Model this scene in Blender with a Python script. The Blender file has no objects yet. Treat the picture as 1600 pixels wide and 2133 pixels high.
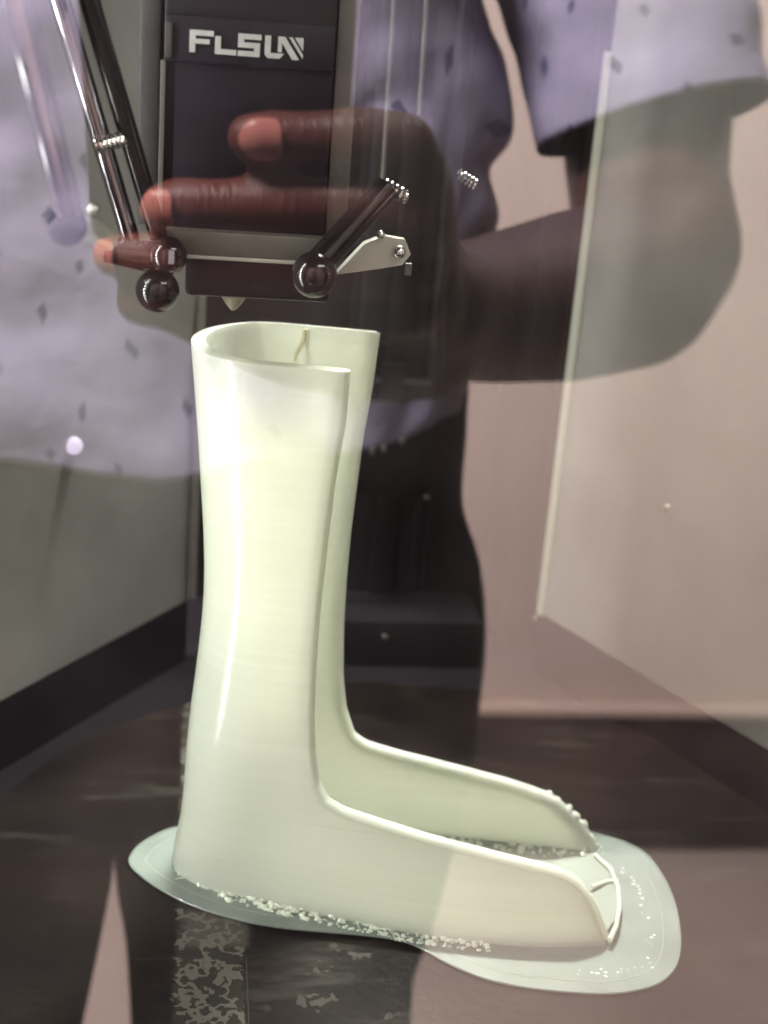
import bpy, bmesh, math, random
from mathutils import Vector, Matrix, noise
random.seed(7)
sc = bpy.context.scene
COL = sc.collection
# ------------------------------------------------------------------ camera
F = 2900.0                                   # focal length in photo pixels (1600 wide)
ROLL = math.radians(4.6)
CAM = Vector((0, -.20, 1.25))
PITCH = math.radians(18.911); YAW = math.radians(8.372)
_fh = Vector((math.sin(YAW), math.cos(YAW), 0)); _rt = Vector((math.cos(YAW), -math.sin(YAW), 0))
FW = _fh * math.cos(PITCH) - Vector((0, 0, math.sin(PITCH)))
_up = _fh * math.sin(PITCH) + Vector((0, 0, math.cos(PITCH)))
CX = _rt * math.cos(ROLL) + _up * math.sin(ROLL)
CY = -_rt * math.sin(ROLL) + _up * math.cos(ROLL)
cd = bpy.data.cameras.new('camera'); cam = bpy.data.objects.new('camera', cd); COL.objects.link(cam)
M = Matrix((CX, CY, -FW)).transposed().to_4x4(); M.translation = CAM
cam.matrix_world = M
cd.sensor_fit = 'HORIZONTAL'; cd.sensor_width = 36; cd.lens = 36 * F / 1600
cd.clip_start = .002; cd.clip_end = 60
cd.dof.use_dof = True; cd.dof.focus_distance = .49; cd.dof.aperture_fstop = 11.5
sc.camera = cam
# ------------------------------------------------------------------ world and lamps
w = bpy.data.worlds.new('World'); sc.world = w; w.use_nodes = True
w.node_tree.nodes['Background'].inputs[0].default_value = (.75, .72, .75, 1)
w.node_tree.nodes['Background'].inputs[1].default_value = .035
def area(name, loc, target, sx, sy, power, color, spread=180):
    l = bpy.data.lights.new(name, 'AREA'); l.shape = 'RECTANGLE'; l.size = sx; l.size_y = sy
    l.energy = power; l.color = color; l.spread = math.radians(spread)
    o = bpy.data.objects.new(name, l); COL.objects.link(o); o.location = loc
    o.rotation_euler = (Vector(target) - Vector(loc)).to_track_quat('-Z', 'Y').to_euler()
    return o
area('room_ceiling_lamp', (-.85, .30, 2.6), (.3, -1.6, .9), .9, .6, 225, (1, .95, .95))
area('rear_fill_lamp', (1.0, -1.1, 2.75), (1.0, -1.2, 0), .8, .5, 30, (1, .95, .93), 140)  # fill added out of view to brighten the floor and right wall
LED_Z = [.955 + .045 * k for k in range(12)]
for k, z in enumerate(LED_Z):                # the LED strip of the printer's front left post
    area('led_lamp', (-.184, .205, z), (.04, .29, z - .03), .012, .012, .095, (.99, 1, .96), 120)
    if k % 2 == 0: area('led_lamp_right', (.345, .17, z), (.10, .32, z - .04), .012, .012, .010, (.99, 1, .95), 110)
area('led_lamp_top', (.11, .52, 1.54), (.08, .345, 1.0), .16, .03, 1.75, (1, 1, .95), 50)
area('front_fill_lamp', (.20, .08, 1.45), (.09, .33, 1.0), .20, .03, .55, (.99, 1, .95))  # unseen fill added to brighten the inside of the far wall
sc.view_settings.view_transform = 'Standard'; sc.view_settings.look = 'None'
sc.view_settings.exposure = 0; sc.view_settings.gamma = 1
sc.render.engine = 'CYCLES'
sc.cycles.use_denoising = True
sc.cycles.max_bounces = 7; sc.cycles.transparent_max_bounces = 12
sc.cycles.caustics_reflective = False; sc.cycles.caustics_refractive = False

# ------------------------------------------------------------------ measuring helpers (photo pixel -> place)
def ray(px, py): return (FW * F + CX * (px - 800) + CY * (1066.5 - py)).normalized()
def aty(px, py, y): d = ray(px, py); return CAM + d * ((y - CAM.y) / d.y)
def atz(px, py, z): d = ray(px, py); return CAM + d * ((z - CAM.z) / d.z)
def real(px, py, yv):                         # a thing seen mirrored in the pane: its true place before it
    p = aty(px, py, yv); return Vector((p.x, -p.y, p.z))
# ------------------------------------------------------------------ materials
def mat(name, col, rough=.5, metal=0, var=0, vscale=20, bump=0, bscale=200, spec=.5, **kw):
    m = bpy.data.materials.new(name); m.use_nodes = True
    nt = m.node_tree; b = nt.nodes['Principled BSDF']
    b.inputs['Base Color'].default_value = (*col, 1); b.inputs['Roughness'].default_value = rough
    b.inputs['Metallic'].default_value = metal; b.inputs['Specular IOR Level'].default_value = spec
    tc = nt.nodes.new('ShaderNodeTexCoord')
    if var:
        n = nt.nodes.new('ShaderNodeTexNoise'); n.inputs['Scale'].default_value = vscale; n.inputs['Detail'].default_value = 6
        nt.links.new(tc.outputs['Object'], n.inputs['Vector'])
        r = nt.nodes.new('ShaderNodeMapRange'); r.inputs['From Min'].default_value = .3; r.inputs['From Max'].default_value = .7
        r.inputs['To Min'].default_value = 1 - var; r.inputs['To Max'].default_value = 1 + var
        nt.links.new(n.outputs['Fac'], r.inputs['Value'])
        mx = nt.nodes.new('ShaderNodeVectorMath'); mx.operation = 'SCALE'; mx.inputs[0].default_value = col
        nt.links.new(r.outputs[0], mx.inputs['Scale']); nt.links.new(mx.outputs[0], b.inputs['Base Color'])
    if bump:
        n2 = nt.nodes.new('ShaderNodeTexNoise'); n2.inputs['Scale'].default_value = bscale; n2.inputs['Detail'].default_value = 4
        nt.links.new(tc.outputs['Object'], n2.inputs['Vector'])
        bp = nt.nodes.new('ShaderNodeBump'); bp.inputs['Strength'].default_value = bump; bp.inputs['Distance'].default_value = .001
        nt.links.new(n2.outputs['Fac'], bp.inputs['Height']); nt.links.new(bp.outputs[0], b.inputs['Normal'])
    for k, v in kw.items(): b.inputs[k.replace('_', ' ')].default_value = v
    return m
def nd(m, t, **kw):
    n = m.node_tree.nodes.new(t)
    for k, v in kw.items(): setattr(n, k, v)
    return n
def math_n(m, op, a, b=None, c=None):
    n = nd(m, 'ShaderNodeMath', operation=op)
    for i, v in enumerate((a, b, c)):
        if v is None: continue
        if isinstance(v, (int, float)): n.inputs[i].default_value = v
        else: m.node_tree.links.new(v, n.inputs[i])
    return n.outputs[0]

PLASTIC = (.72, .762, .705)
m_shell = mat('printed_plastic', PLASTIC, .17, 0, .04, 35, spec=.5)
def layer_lines(m):
    nt = m.node_tree; b = nt.nodes['Principled BSDF']
    tc = nd(m, 'ShaderNodeTexCoord'); mp = nd(m, 'ShaderNodeMapping'); mp.inputs['Scale'].default_value = (5, 5, 900)
    nt.links.new(tc.outputs['Object'], mp.inputs['Vector'])
    n = nd(m, 'ShaderNodeTexNoise'); n.inputs['Scale'].default_value = 1; n.inputs['Detail'].default_value = 3
    nt.links.new(mp.outputs[0], n.inputs['Vector'])
    bp = nd(m, 'ShaderNodeBump'); bp.inputs['Strength'].default_value = .3; bp.inputs['Distance'].default_value = .0004
    nt.links.new(n.outputs['Fac'], bp.inputs['Height']); nt.links.new(bp.outputs[0], b.inputs['Normal'])
    mp2 = nd(m, 'ShaderNodeMapping'); mp2.inputs['Scale'].default_value = (3, 3, 420); nt.links.new(tc.outputs['Object'], mp2.inputs['Vector'])
    nb_ = nd(m, 'ShaderNodeTexNoise'); nb_.inputs['Scale'].default_value = 1; nb_.inputs['Detail'].default_value = 4; nt.links.new(mp2.outputs[0], nb_.inputs['Vector'])
    k = math_n(m, 'MULTIPLY_ADD', nb_.outputs['Fac'], .32, .84)
    src = b.inputs['Base Color'].links[0].from_socket; vm = nd(m, 'ShaderNodeVectorMath', operation='SCALE')
    nt.links.new(src, vm.inputs[0]); nt.links.new(k, vm.inputs['Scale']); nt.links.new(vm.outputs[0], b.inputs['Base Color'])
layer_lines(m_shell)
b = m_shell.node_tree.nodes['Principled BSDF']
b.inputs['Subsurface Weight'].default_value = 0; b.inputs['Subsurface Radius'].default_value = (1, 1, .72); b.inputs['Subsurface Scale'].default_value = .008
nt = m_shell.node_tree; tl = nt.nodes.new('ShaderNodeBsdfTranslucent'); tl.inputs[0].default_value = (.875, .89, .76, 1)
mxs = nt.nodes.new('ShaderNodeMixShader'); mxs.inputs[0].default_value = .52
nt.links.new(b.outputs[0], mxs.inputs[1]); nt.links.new(tl.outputs[0], mxs.inputs[2]); nt.links.new(mxs.outputs[0], nt.nodes['Material Output'].inputs[0])
m_brim = mat('printed_brim', (.225, .262, .232), .22, 0, .12, 60, .25, 500)
b = m_brim.node_tree.nodes['Principled BSDF']; b.inputs['Alpha'].default_value = .72
m_blob = mat('plastic_blobs', (.60, .65, .55), .3)
m_plate = mat('plate_plastic', (.20, .23, .195), .3, 0, .1, 80, .2, 400)
m_seam = mat('seam_plastic', (.55, .52, .33), .4)
m_panel = mat('grey_panel', (.21, .207, .192), .55, 0, .2, 16, .1, 300)
m_panel_edge = mat('panel_edge', (.5, .52, .44), .4)
m_black = mat('black_metal', (.005, .0045, .0055), .7, 0, .3, 30, .08, 600, spec=.1)
m_skirt = mat('black_base', (.006, .005, .0065), .8, 0, .4, 14, spec=.08)
m_back = mat('dark_back_panel', (.014, .011, .011), .5, 0, .3, 10, spec=.3)
m_column = mat('column_metal', (.008, .0075, .0085), .45, 0, .3, 12, spec=.3)
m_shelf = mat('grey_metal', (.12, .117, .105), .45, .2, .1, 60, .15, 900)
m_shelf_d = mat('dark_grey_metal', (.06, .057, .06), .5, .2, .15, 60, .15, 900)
m_light_metal = mat('pale_metal', (.5, .52, .45), .35, .3)
m_effector = mat('effector_cover', (.008, .006, .011), .5, 0, .3, 40, spec=.25)
m_logo = mat('logo_print', (.42, .45, .43), .5, 0, .12, 300)
m_gloss = mat('glossy_black', (.012, .009, .011), .12)
m_rod = mat('carbon_rod', (.010, .009, .011), .16)
m_rod_metal = mat('polished_rod', (.42, .4, .44), .14, 1)
m_chrome = mat('chrome', (.75, .74, .7), .18, 1)
m_brass = mat('nozzle_metal', (.2, .17, .13), .35, .6)
m_skin = mat('skin', (.058, .027, .022), .42, 0, .22, 90, .8, 420)
for n_ in list(m_skin.node_tree.nodes):
    if n_.type == 'BUMP':
        q_ = n_.inputs['Height'].links[0].from_node; mp_ = m_skin.node_tree.nodes.new('ShaderNodeMapping'); mp_.inputs['Scale'].default_value = (2.0, .8, .35)
        m_skin.node_tree.links.new(q_.inputs['Vector'].links[0].from_socket, mp_.inputs[0]); m_skin.node_tree.links.new(mp_.outputs[0], q_.inputs['Vector'])
m_nail = mat('nail', (.58, .21, .17), .22)
m_phone = mat('phone_body', (.008, .008, .011), .3)
m_lens = mat('lens_glass', (.004, .005, .016), .05)
m_trouser = mat('trouser_cloth', (.007, .007, .009), .95, 0, .2, 40, spec=.15)
m_hair = mat('hair', (.01, .008, .007), .5)
m_shoe = mat('shoe_leather', (.02, .015, .012), .4)
m_wall = mat('room_wall_paint', (.82, .665, .59), .8, 0, .05, 2.5)
m_floor = mat('room_floor_tile', (.60, .49, .44), .5, 0, .10, 4)
m_plinth = mat('dark_skirting', (.075, .055, .052), .5, 0, .3, 9)
m_lit_ledge = mat('skirting_lit_cap', (.85, .66, .58), .5)  # light caught on the ledge, put into a pale colour

# shirt: lilac cloth with a sparse staggered print of small dark diamonds
m_shirt = mat('shirt_cloth', (.355, .318, .45), .85, 0, .09, 14, .8, 11)
for n_ in m_shirt.node_tree.nodes:
    if n_.type == 'BUMP': n_.inputs['Distance'].default_value = .009
def diamonds(m):
    nt = m.node_tree; b = nt.nodes['Principled BSDF']
    tc = nd(m, 'ShaderNodeTexCoord'); sp = nd(m, 'ShaderNodeSeparateXYZ'); wn = nd(m, 'ShaderNodeTexNoise'); wn.inputs['Scale'].default_value = 9; nt.links.new(tc.outputs['Object'], wn.inputs['Vector'])
    wv = nd(m, 'ShaderNodeVectorMath', operation='MULTIPLY_ADD'); nt.links.new(wn.outputs['Color'], wv.inputs[0]); wv.inputs[1].default_value = (.06, .06, .06)
    nt.links.new(tc.outputs['Object'], wv.inputs[2]); nt.links.new(wv.outputs[0], sp.inputs[0])
    S = .043
    u = math_n(m, 'DIVIDE', math_n(m, 'ADD', sp.outputs['X'], math_n(m, 'MULTIPLY', sp.outputs['Y'], .55)), S)
    v = math_n(m, 'DIVIDE', math_n(m, 'ADD', sp.outputs['Z'], math_n(m, 'MULTIPLY', sp.outputs['X'], .13)), S * .62)
    row = math_n(m, 'FLOOR', v); sh = math_n(m, 'MULTIPLY', math_n(m, 'MODULO', row, 2), .5)
    fu = math_n(m, 'SUBTRACT', math_n(m, 'FRACT', math_n(m, 'ADD', u, sh)), .5)
    fv = math_n(m, 'SUBTRACT', math_n(m, 'FRACT', v), .5)
    d = math_n(m, 'ADD', math_n(m, 'DIVIDE', math_n(m, 'ABSOLUTE', fu), .068), math_n(m, 'DIVIDE', math_n(m, 'ABSOLUTE', fv), .17))
    mk = math_n(m, 'SMOOTH_MIN', math_n(m, 'MAXIMUM', math_n(m, 'MULTIPLY', math_n(m, 'SUBTRACT', 1.1, d), 5), 0), 1, 0)
    mk = math_n(m, 'MINIMUM', mk, .85)
    src = b.inputs['Base Color'].links[0].from_socket
    mx = nd(m, 'ShaderNodeMix', data_type='RGBA'); nt.links.new(mk, mx.inputs[0]); nt.links.new(src, mx.inputs[6])
    mx.inputs[7].default_value = (.05, .05, .13, 1); nt.links.new(mx.outputs[2], b.inputs['Base Color'])
diamonds(m_shirt)

# pane: clear sheet that mirrors part of the room
m_pane = bpy.data.materials.new('door_pane_glass'); m_pane.use_nodes = True
nt = m_pane.node_tree; nt.nodes.remove(nt.nodes['Principled BSDF'])
tr = nt.nodes.new('ShaderNodeBsdfTransparent'); tr.inputs[0].default_value = (.95, .95, .94, 1)
gl = nt.nodes.new('ShaderNodeBsdfGlossy'); gl.inputs['Roughness'].default_value = .0; gl.inputs[0].default_value = (1, .98, .99, 1)
mx = nt.nodes.new('ShaderNodeMixShader'); mx.inputs[0].default_value = .125
nt.links.new(tr.outputs[0], mx.inputs[1]); nt.links.new(gl.outputs[0], mx.inputs[2])
tc = nt.nodes.new('ShaderNodeTexCoord'); n1 = nt.nodes.new('ShaderNodeTexNoise'); n1.inputs['Scale'].default_value = 38; n1.inputs['Detail'].default_value = 5
nt.links.new(tc.outputs['Object'], n1.inputs['Vector'])
mr = nt.nodes.new('ShaderNodeMapRange'); mr.inputs['From Min'].default_value = .45; mr.inputs['From Max'].default_value = .8; mr.inputs['To Min'].default_value = .002; mr.inputs['To Max'].default_value = .018
nt.links.new(n1.outputs['Fac'], mr.inputs['Value'])
df = nt.nodes.new('ShaderNodeBsdfDiffuse'); df.inputs[0].default_value = (.7, .68, .68, 1)
mx2 = nt.nodes.new('ShaderNodeMixShader'); nt.links.new(mr.outputs[0], mx2.inputs[0]); nt.links.new(mx.outputs[0], mx2.inputs[1]); nt.links.new(df.outputs[0], mx2.inputs[2])
nt.links.new(mx2.outputs[0], nt.nodes['Material Output'].inputs[0])

# bed: dark plate, with scuffs and a patch of dried glue
m_bed = mat('print_bed', (.0065, .004, .0032), .4, 0, .8, 18, .25, 250, spec=.08)
def bed_marks(m, cx, cy):
    nt = m.node_tree; b = nt.nodes['Principled BSDF']
    tc = nd(m, 'ShaderNodeTexCoord'); sp = nd(m, 'ShaderNodeSeparateXYZ'); nt.links.new(tc.outputs['Object'], sp.inputs[0])
    n = nd(m, 'ShaderNodeTexNoise'); n.inputs['Scale'].default_value = 130; n.inputs['Detail'].default_value = 3
    nt.links.new(tc.outputs['Object'], n.inputs['Vector'])
    n2 = nd(m, 'ShaderNodeTexNoise'); n2.inputs['Scale'].default_value = 420; n2.inputs['Detail'].default_value = 2
    nt.links.new(tc.outputs['Object'], n2.inputs['Vector'])
    x = math_n(m, 'ADD', sp.outputs['X'], math_n(m, 'MULTIPLY', math_n(m, 'SUBTRACT', n2.outputs['Fac'], .5), .006))
    y = sp.outputs['Y']
    def band(s, lo, hi, soft):
        a = math_n(m, 'DIVIDE', math_n(m, 'SUBTRACT', s, lo), soft); c = math_n(m, 'DIVIDE', math_n(m, 'SUBTRACT', hi, s), soft)
        r = math_n(m, 'MINIMUM', a, c); r = math_n(m, 'MAXIMUM', r, 0); return math_n(m, 'MINIMUM', r, 1)
    # blotchy dried-glue strip, worm shaped edges
    worm = math_n(m, 'LESS_THAN', math_n(m, 'ABSOLUTE', math_n(m, 'SUBTRACT', n.outputs['Fac'], .53)), .045)
    strip = math_n(m, 'MULTIPLY', band(x, cx, cx + .026, .001), math_n(m, 'MAXIMUM', worm, .18))
    solid = math_n(m, 'MULTIPLY', band(x, cx + .001, cx + .03, .004), band(y, cy, cy + .03, .006))
    dot = math_n(m, 'MULTIPLY', math_n(m, 'GREATER_THAN', n.outputs['Fac'], .63), band(x, cx + .028, cx + .085, .01))
    line1 = math_n(m, 'MULTIPLY', band(y, cy - .0035, cy - .003, .0004), band(x, cx - .02, cx + .03, .004))
    line2 = math_n(m, 'MULTIPLY', band(sp.outputs['X'], cx + .0265, cx + .0272, .0004), band(y, cy - .1, cy - .003, .001))
    tot = math_n(m, 'MAXIMUM', math_n(m, 'MAXIMUM', strip, math_n(m, 'MULTIPLY', dot, .35)), math_n(m, 'MULTIPLY', solid, .55))
    tot = math_n(m, 'MAXIMUM', tot, math_n(m, 'MULTIPLY', math_n(m, 'MAXIMUM', line1, line2), .6))
    # scattered faint scuffs
    n3 = nd(m, 'ShaderNodeTexNoise'); n3.inputs['Scale'].default_value = 30; n3.inputs['Detail'].default_value = 8; n3.inputs['Roughness'].default_value = .7
    mp = nd(m, 'ShaderNodeMapping'); mp.inputs['Scale'].default_value = (.5, 2.2, 1); nt.links.new(tc.outputs['Object'], mp.inputs[0]); nt.links.new(mp.outputs[0], n3.inputs['Vector'])
    sc_ = math_n(m, 'MULTIPLY', math_n(m, 'MAXIMUM', math_n(m, 'SUBTRACT', n3.outputs['Fac'], .56), 0), 1.6)
    tot = math_n(m, 'MAXIMUM', tot, sc_)
    src = b.inputs['Base Color'].links[0].from_socket
    mx = nd(m, 'ShaderNodeMix', data_type='RGBA'); nt.links.new(tot, mx.inputs[0]); nt.links.new(src, mx.inputs[6])
    mx.inputs[7].default_value = (.105, .096, .08, 1); nt.links.new(mx.outputs[2], b.inputs['Base Color'])

# ------------------------------------------------------------------ object helpers
def link(o, parent=None):
    COL.objects.link(o)
    if parent: o.parent = parent; o.matrix_parent_inverse = parent.matrix_world.inverted()
    return o
def tag(o, label=None, cat=None, group=None, kind=None):
    if label: o['label'] = label
    if cat: o['category'] = cat
    if group: o['group'] = group
    if kind: o['kind'] = kind
    return o
def empty(name, loc):
    o = bpy.data.objects.new(name, None); o.location = loc; o.empty_display_size = .02; link(o); bpy.context.view_layer.update(); return o
def obj(name, bm, m, parent=None, smooth=False):
    me = bpy.data.meshes.new(name); bmesh.ops.recalc_face_normals(bm, faces=bm.faces); bm.to_mesh(me); bm.free()
    me.materials.append(m)
    if smooth:
        for p in me.polygons: p.use_smooth = True
        if smooth != True: me.set_sharp_from_angle(angle=math.radians(smooth))
    return link(bpy.data.objects.new(name, me), parent)
def add_box(bm, lo, hi, mtx=None):
    vs = [bm.verts.new((x, y, z)) for z in (lo[2], hi[2]) for y in (lo[1], hi[1]) for x in (lo[0], hi[0])]
    if mtx:
        for v in vs: v.co = mtx @ v.co
    for f in ((0, 2, 3, 1), (4, 5, 7, 6), (0, 1, 5, 4), (2, 6, 7, 3), (0, 4, 6, 2), (1, 3, 7, 5)): bm.faces.new([vs[i] for i in f])
def box(name, lo, hi, m, parent=None, bevel=.0008, mtx=None):
    bm = bmesh.new(); add_box(bm, lo, hi, mtx)
    if bevel: bmesh.ops.bevel(bm, geom=bm.edges[:], offset=bevel, segments=2, affect='EDGES', profile=.5)
    return obj(name, bm, m, parent, 40)
def frame_of(d):
    d = d.normalized(); q = d.to_track_quat('Z', 'Y'); return q.to_matrix()
def add_tube(bm, pts, rad, seg=16, cap=True):
    pts = [Vector(p) for p in pts]
    if isinstance(rad, (int, float)): rad = [rad] * len(pts)
    rings = []; prev = None
    for i, p in enumerate(pts):
        d = (pts[min(i + 1, len(pts) - 1)] - pts[max(i - 1, 0)]).normalized()
        if prev is None: u = d.orthogonal().normalized()
        else: u = (prev - d * prev.dot(d)).normalized()
        prev = u; v = d.cross(u)
        rings.append([bm.verts.new(p + (u * math.cos(2 * math.pi * k / seg) + v * math.sin(2 * math.pi * k / seg)) * rad[i]) for k in range(seg)])
    for a, b_ in zip(rings, rings[1:]):
        for k in range(seg): bm.faces.new((a[k], a[(k + 1) % seg], b_[(k + 1) % seg], b_[k]))
    if cap: bm.faces.new(rings[0][::-1]); bm.faces.new(rings[-1])
def tube(name, pts, rad, m, parent=None, seg=16):
    bm = bmesh.new(); add_tube(bm, pts, rad, seg); return obj(name, bm, m, parent, 50)
def add_sphere(bm, c, r, seg=20, sx=1, sy=1, sz=1, rot=None):
    mt = Matrix.Translation(c) @ (rot.to_4x4() if rot else Matrix()) @ Matrix.Diagonal((sx, sy, sz, 1))
    bmesh.ops.create_uvsphere(bm, u_segments=seg, v_segments=seg // 2 + 2, radius=r, matrix=mt)
def prism(name, poly, m, parent=None, z0=None, z1=None, bevel=0):
    bm = bmesh.new()
    lo = [bm.verts.new((p[0], p[1], z0)) for p in poly]; hi = [bm.verts.new((p[0], p[1], z1)) for p in poly]
    bm.faces.new(lo[::-1]); bm.faces.new(hi); n = len(poly)
    for i in range(n): bm.faces.new((lo[i], lo[(i + 1) % n], hi[(i + 1) % n], hi[i]))
    if bevel:
        es = [e for e in bm.edges if abs(e.verts[0].co.z - e.verts[1].co.z) < 1e-6]
        bmesh.ops.bevel(bm, geom=es, offset=bevel, segments=3, affect='EDGES')
    return obj(name, bm, m, parent, 45)
def lerp_tab(t, tab):
    if t <= tab[0][0]: return tab[0][1]
    for (a, va), (b_, vb) in zip(tab, tab[1:]):
        if t <= b_: return va + (vb - va) * (t - a) / (b_ - a)
    return tab[-1][1]
def smooth_tab(t, tab):                       # catmull-rom through the table
    xs = [a for a, _ in tab]
    if t <= xs[0]: return tab[0][1]
    if t >= xs[-1]: return tab[-1][1]
    i = max(k for k in range(len(xs) - 1) if xs[k] <= t)
    def sl(k):
        if k == 0: return (tab[1][1] - tab[0][1]) / (xs[1] - xs[0])
        if k == len(xs) - 1: return (tab[-1][1] - tab[-2][1]) / (xs[-1] - xs[-2])
        return (tab[k + 1][1] - tab[k - 1][1]) / (xs[k + 1] - xs[k - 1])
    h = xs[i + 1] - xs[i]; u = (t - xs[i]) / h; m0, m1 = sl(i) * h, sl(i + 1) * h
    return (2*u**3 - 3*u**2 + 1) * tab[i][1] + (u**3 - 2*u**2 + u) * m0 + (-2*u**3 + 3*u**2) * tab[i + 1][1] + (u**3 - u**2) * m1
def sm(t): t = min(max(t, 0), 1); return t * t * (3 - 2 * t)

# ================================================================== THE ROOM SEEN IN THE PANE
WALL_Y = -1.75
bm = bmesh.new(); add_box(bm, (-4, WALL_Y - .1, 0), (4.5, WALL_Y, 2.9)); tag(obj('room_wall', bm, m_wall), kind='structure')
bm = bmesh.new(); add_box(bm, (-4, WALL_Y - .1, -.1), (4.5, 1.2, -.002)); tag(obj('room_floor', bm, m_floor), kind='structure')
zl = real(1200, 1490, -WALL_Y - .02).z
box('skirting', (-4, WALL_Y + .002, 0), (4.5, WALL_Y + .02, zl), m_plinth, None, .002)['kind'] = 'structure'
sk = bpy.data.objects['skirting']
box('skirting_lit_cap', (-4, WALL_Y + .002, zl + .0005), (4.5, WALL_Y + .026, zl + .014), m_lit_ledge, sk, .002)

# ================================================================== THE PRINTER
ZB = CAM.z - .33                              # top of the bed
PX, PY = .10, .27                             # middle of the printer
printer = empty('delta_printer', (PX, PY, ZB - .12))
tag(printer, 'enclosed delta 3D printer with clear front pane, grey side panels and black tower', 'printer')
def side_panel(p0, p1, zlo, zhi, m, name, th=.004, off=1):
    p0, p1 = Vector((*p0, 0)), Vector((*p1, 0)); d = (p1 - p0).normalized(); n = Vector((-d.y, d.x, 0)) * off
    q = [p0, p1, p1 + n * th, p0 + n * th]
    return prism(name, [(v.x, v.y) for v in q], m, printer, zlo, zhi)
ZP = ZB + .03
Lb, Lf = (0.0, .509), (-.335, .012)
Rb, Rf = (.197, .500), (.425, .016)
side_panel(Lb, Lf, ZP, 1.60, m_panel, 'side_panel', .004, -1)
side_panel(Rb, Rf, ZP, 1.60, m_panel, 'side_panel', .004, 1)
# bright cut edges of the panels
bm = bmesh.new(); add_box(bm, (Rb[0] - .0024, Rb[1] - .002, ZP), (Rb[0] + .0002, Rb[1] + .004, 1.25)); obj('panel_edge', bm, m_panel_edge, printer)
bm = bmesh.new(); add_box(bm, (Lb[0] + .0002, Lb[1] - .003, ZP + .002), (Lb[0] + .0045, Lb[1] + .004, 1.118)); obj('panel_edge', bm, m_shelf, printer)
# base: black skirt walls below the panels, floor pan and bed
def off_in(p, k): return (PX + (p[0] - PX) * k, PY + (p[1] - PY) * k)
side_panel(Lb, Lf, ZB - .1, ZP - .001, m_skirt, 'base_skirt', .01, -1)
side_panel(Rb, Rf, ZB - .1, ZP - .001, m_skirt, 'base_skirt', .01, 1)
prism('base_pan', [(-.40, .006), (.48, .006), (.21, .70), (-.02, .70)], m_skirt, printer, ZB - .115, ZB - .006)
poly = [(PX + .192 * math.cos(2 * math.pi * k / 96), PY + .01 + .192 * math.sin(2 * math.pi * k / 96)) for k in range(96)]
g = atz(362, 1985, ZB)
bed_marks(m_bed, g.x, g.y)
prism('print_bed', poly, m_bed, printer, ZB - .006, ZB, .0008)
# back: panel, corner strips, tower with rail and carriage
bm = bmesh.new(); add_box(bm, (-.03, .60, ZB - .1), (.24, .606, 1.6)); obj('back_panel', bm, m_back, printer)
x0 = aty(745, 700, .55).x; x1 = aty(930, 700, .55).x
box('tower', (x0, .55, ZB - .1), (x1, .597, 1.6), m_column, printer, .003)
xr = aty(835, 700, .54).x
box('linear_rail', (xr - .006, .543, ZB - .02), (xr + .006, .5497, 1.6), m_column, printer, .001)
xs = aty(1145, 700, .53).x
box('corner_strip', (xs - .009, .535, ZB - .1), (xs + .009, .597, 1.6), m_black, printer, .002)
xs = aty(902, 700, .545).x
box('corner_strip', (xs - .002, .546, ZB - .1), (xs + .002, .5498, 1.6), m_gloss, printer, .0005)
c = aty(800, 900, .535)
car = box('carriage', (c.x - .022, .528, c.z - .035), (c.x + .024, .5425, c.z + .03), m_black, printer, .002)
for q in ((775, 940), (838, 918), (800, 935)):
    p = aty(*q, .527); bm = bmesh.new(); add_sphere(bm, p, .0016, 12, 1, .6, 1.6); obj('bolt', bm, m_shelf_d, car, True)
bm = bmesh.new(); p = aty(815, 800, .53); add_box(bm, (p.x - .006, .526, p.z - .012), (p.x + .006, .5279, p.z + .012)); obj('belt_clamp', bm, m_column, car)
def screw(px, py, y, r, m=m_chrome):
    p = aty(px, py, y); bm = bmesh.new(); add_sphere(bm, p, r, 12, 1, .5, 1); return obj('screw', bm, m, printer, True)
# dark ledge before the tower
box('tower_foot', (aty(712, 1320, .5).x, .505, ZB - .02), (aty(1010, 1320, .5).x, .5495, aty(850, 1295, .505).z), m_black, printer, .002)
screw(802, 1326, .5035, .0017, m_shelf); screw(890, 1036, .541, .0016, m_shelf)
screw(1116, 1287, .494, .0016, m_shelf)
# screws and lamp on the panels
def panel_hit(px, py, p0, p1):
    d = ray(px, py); e = Vector((p1[0] - p0[0], p1[1] - p0[1], 0)); n = Vector((-e.y, e.x, 0)).normalized()
    return CAM + d * ((Vector((*p0, 0)) - CAM).xy.dot(n.xy) / d.xy.dot(n.xy)), n
p, n = panel_hit(1391, 1056, Rb, Rf); n = n if n.x < 0 else -n
bm = bmesh.new(); add_sphere(bm, p + n * .0004, .0016, 14, 1, 1, 1); obj('screw', bm, m_light_metal, printer, True)
p, n = panel_hit(150, 927, Lb, Lf); n = n if n.x > 0 else -n
m_led = bpy.data.materials.new('indicator_glow'); m_led.use_nodes = True
nb = m_led.node_tree.nodes['Principled BSDF']; nb.inputs['Emission Color'].default_value = (.92, .82, 1, 1); nb.inputs['Emission Strength'].default_value = .85; nb.inputs['Base Color'].default_value = (.1, .08, .12, 1)
bm = bmesh.new(); add_sphere(bm, p + n * .001, .0042, 20); obj('indicator_light', bm, m_led, printer, True)
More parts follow.
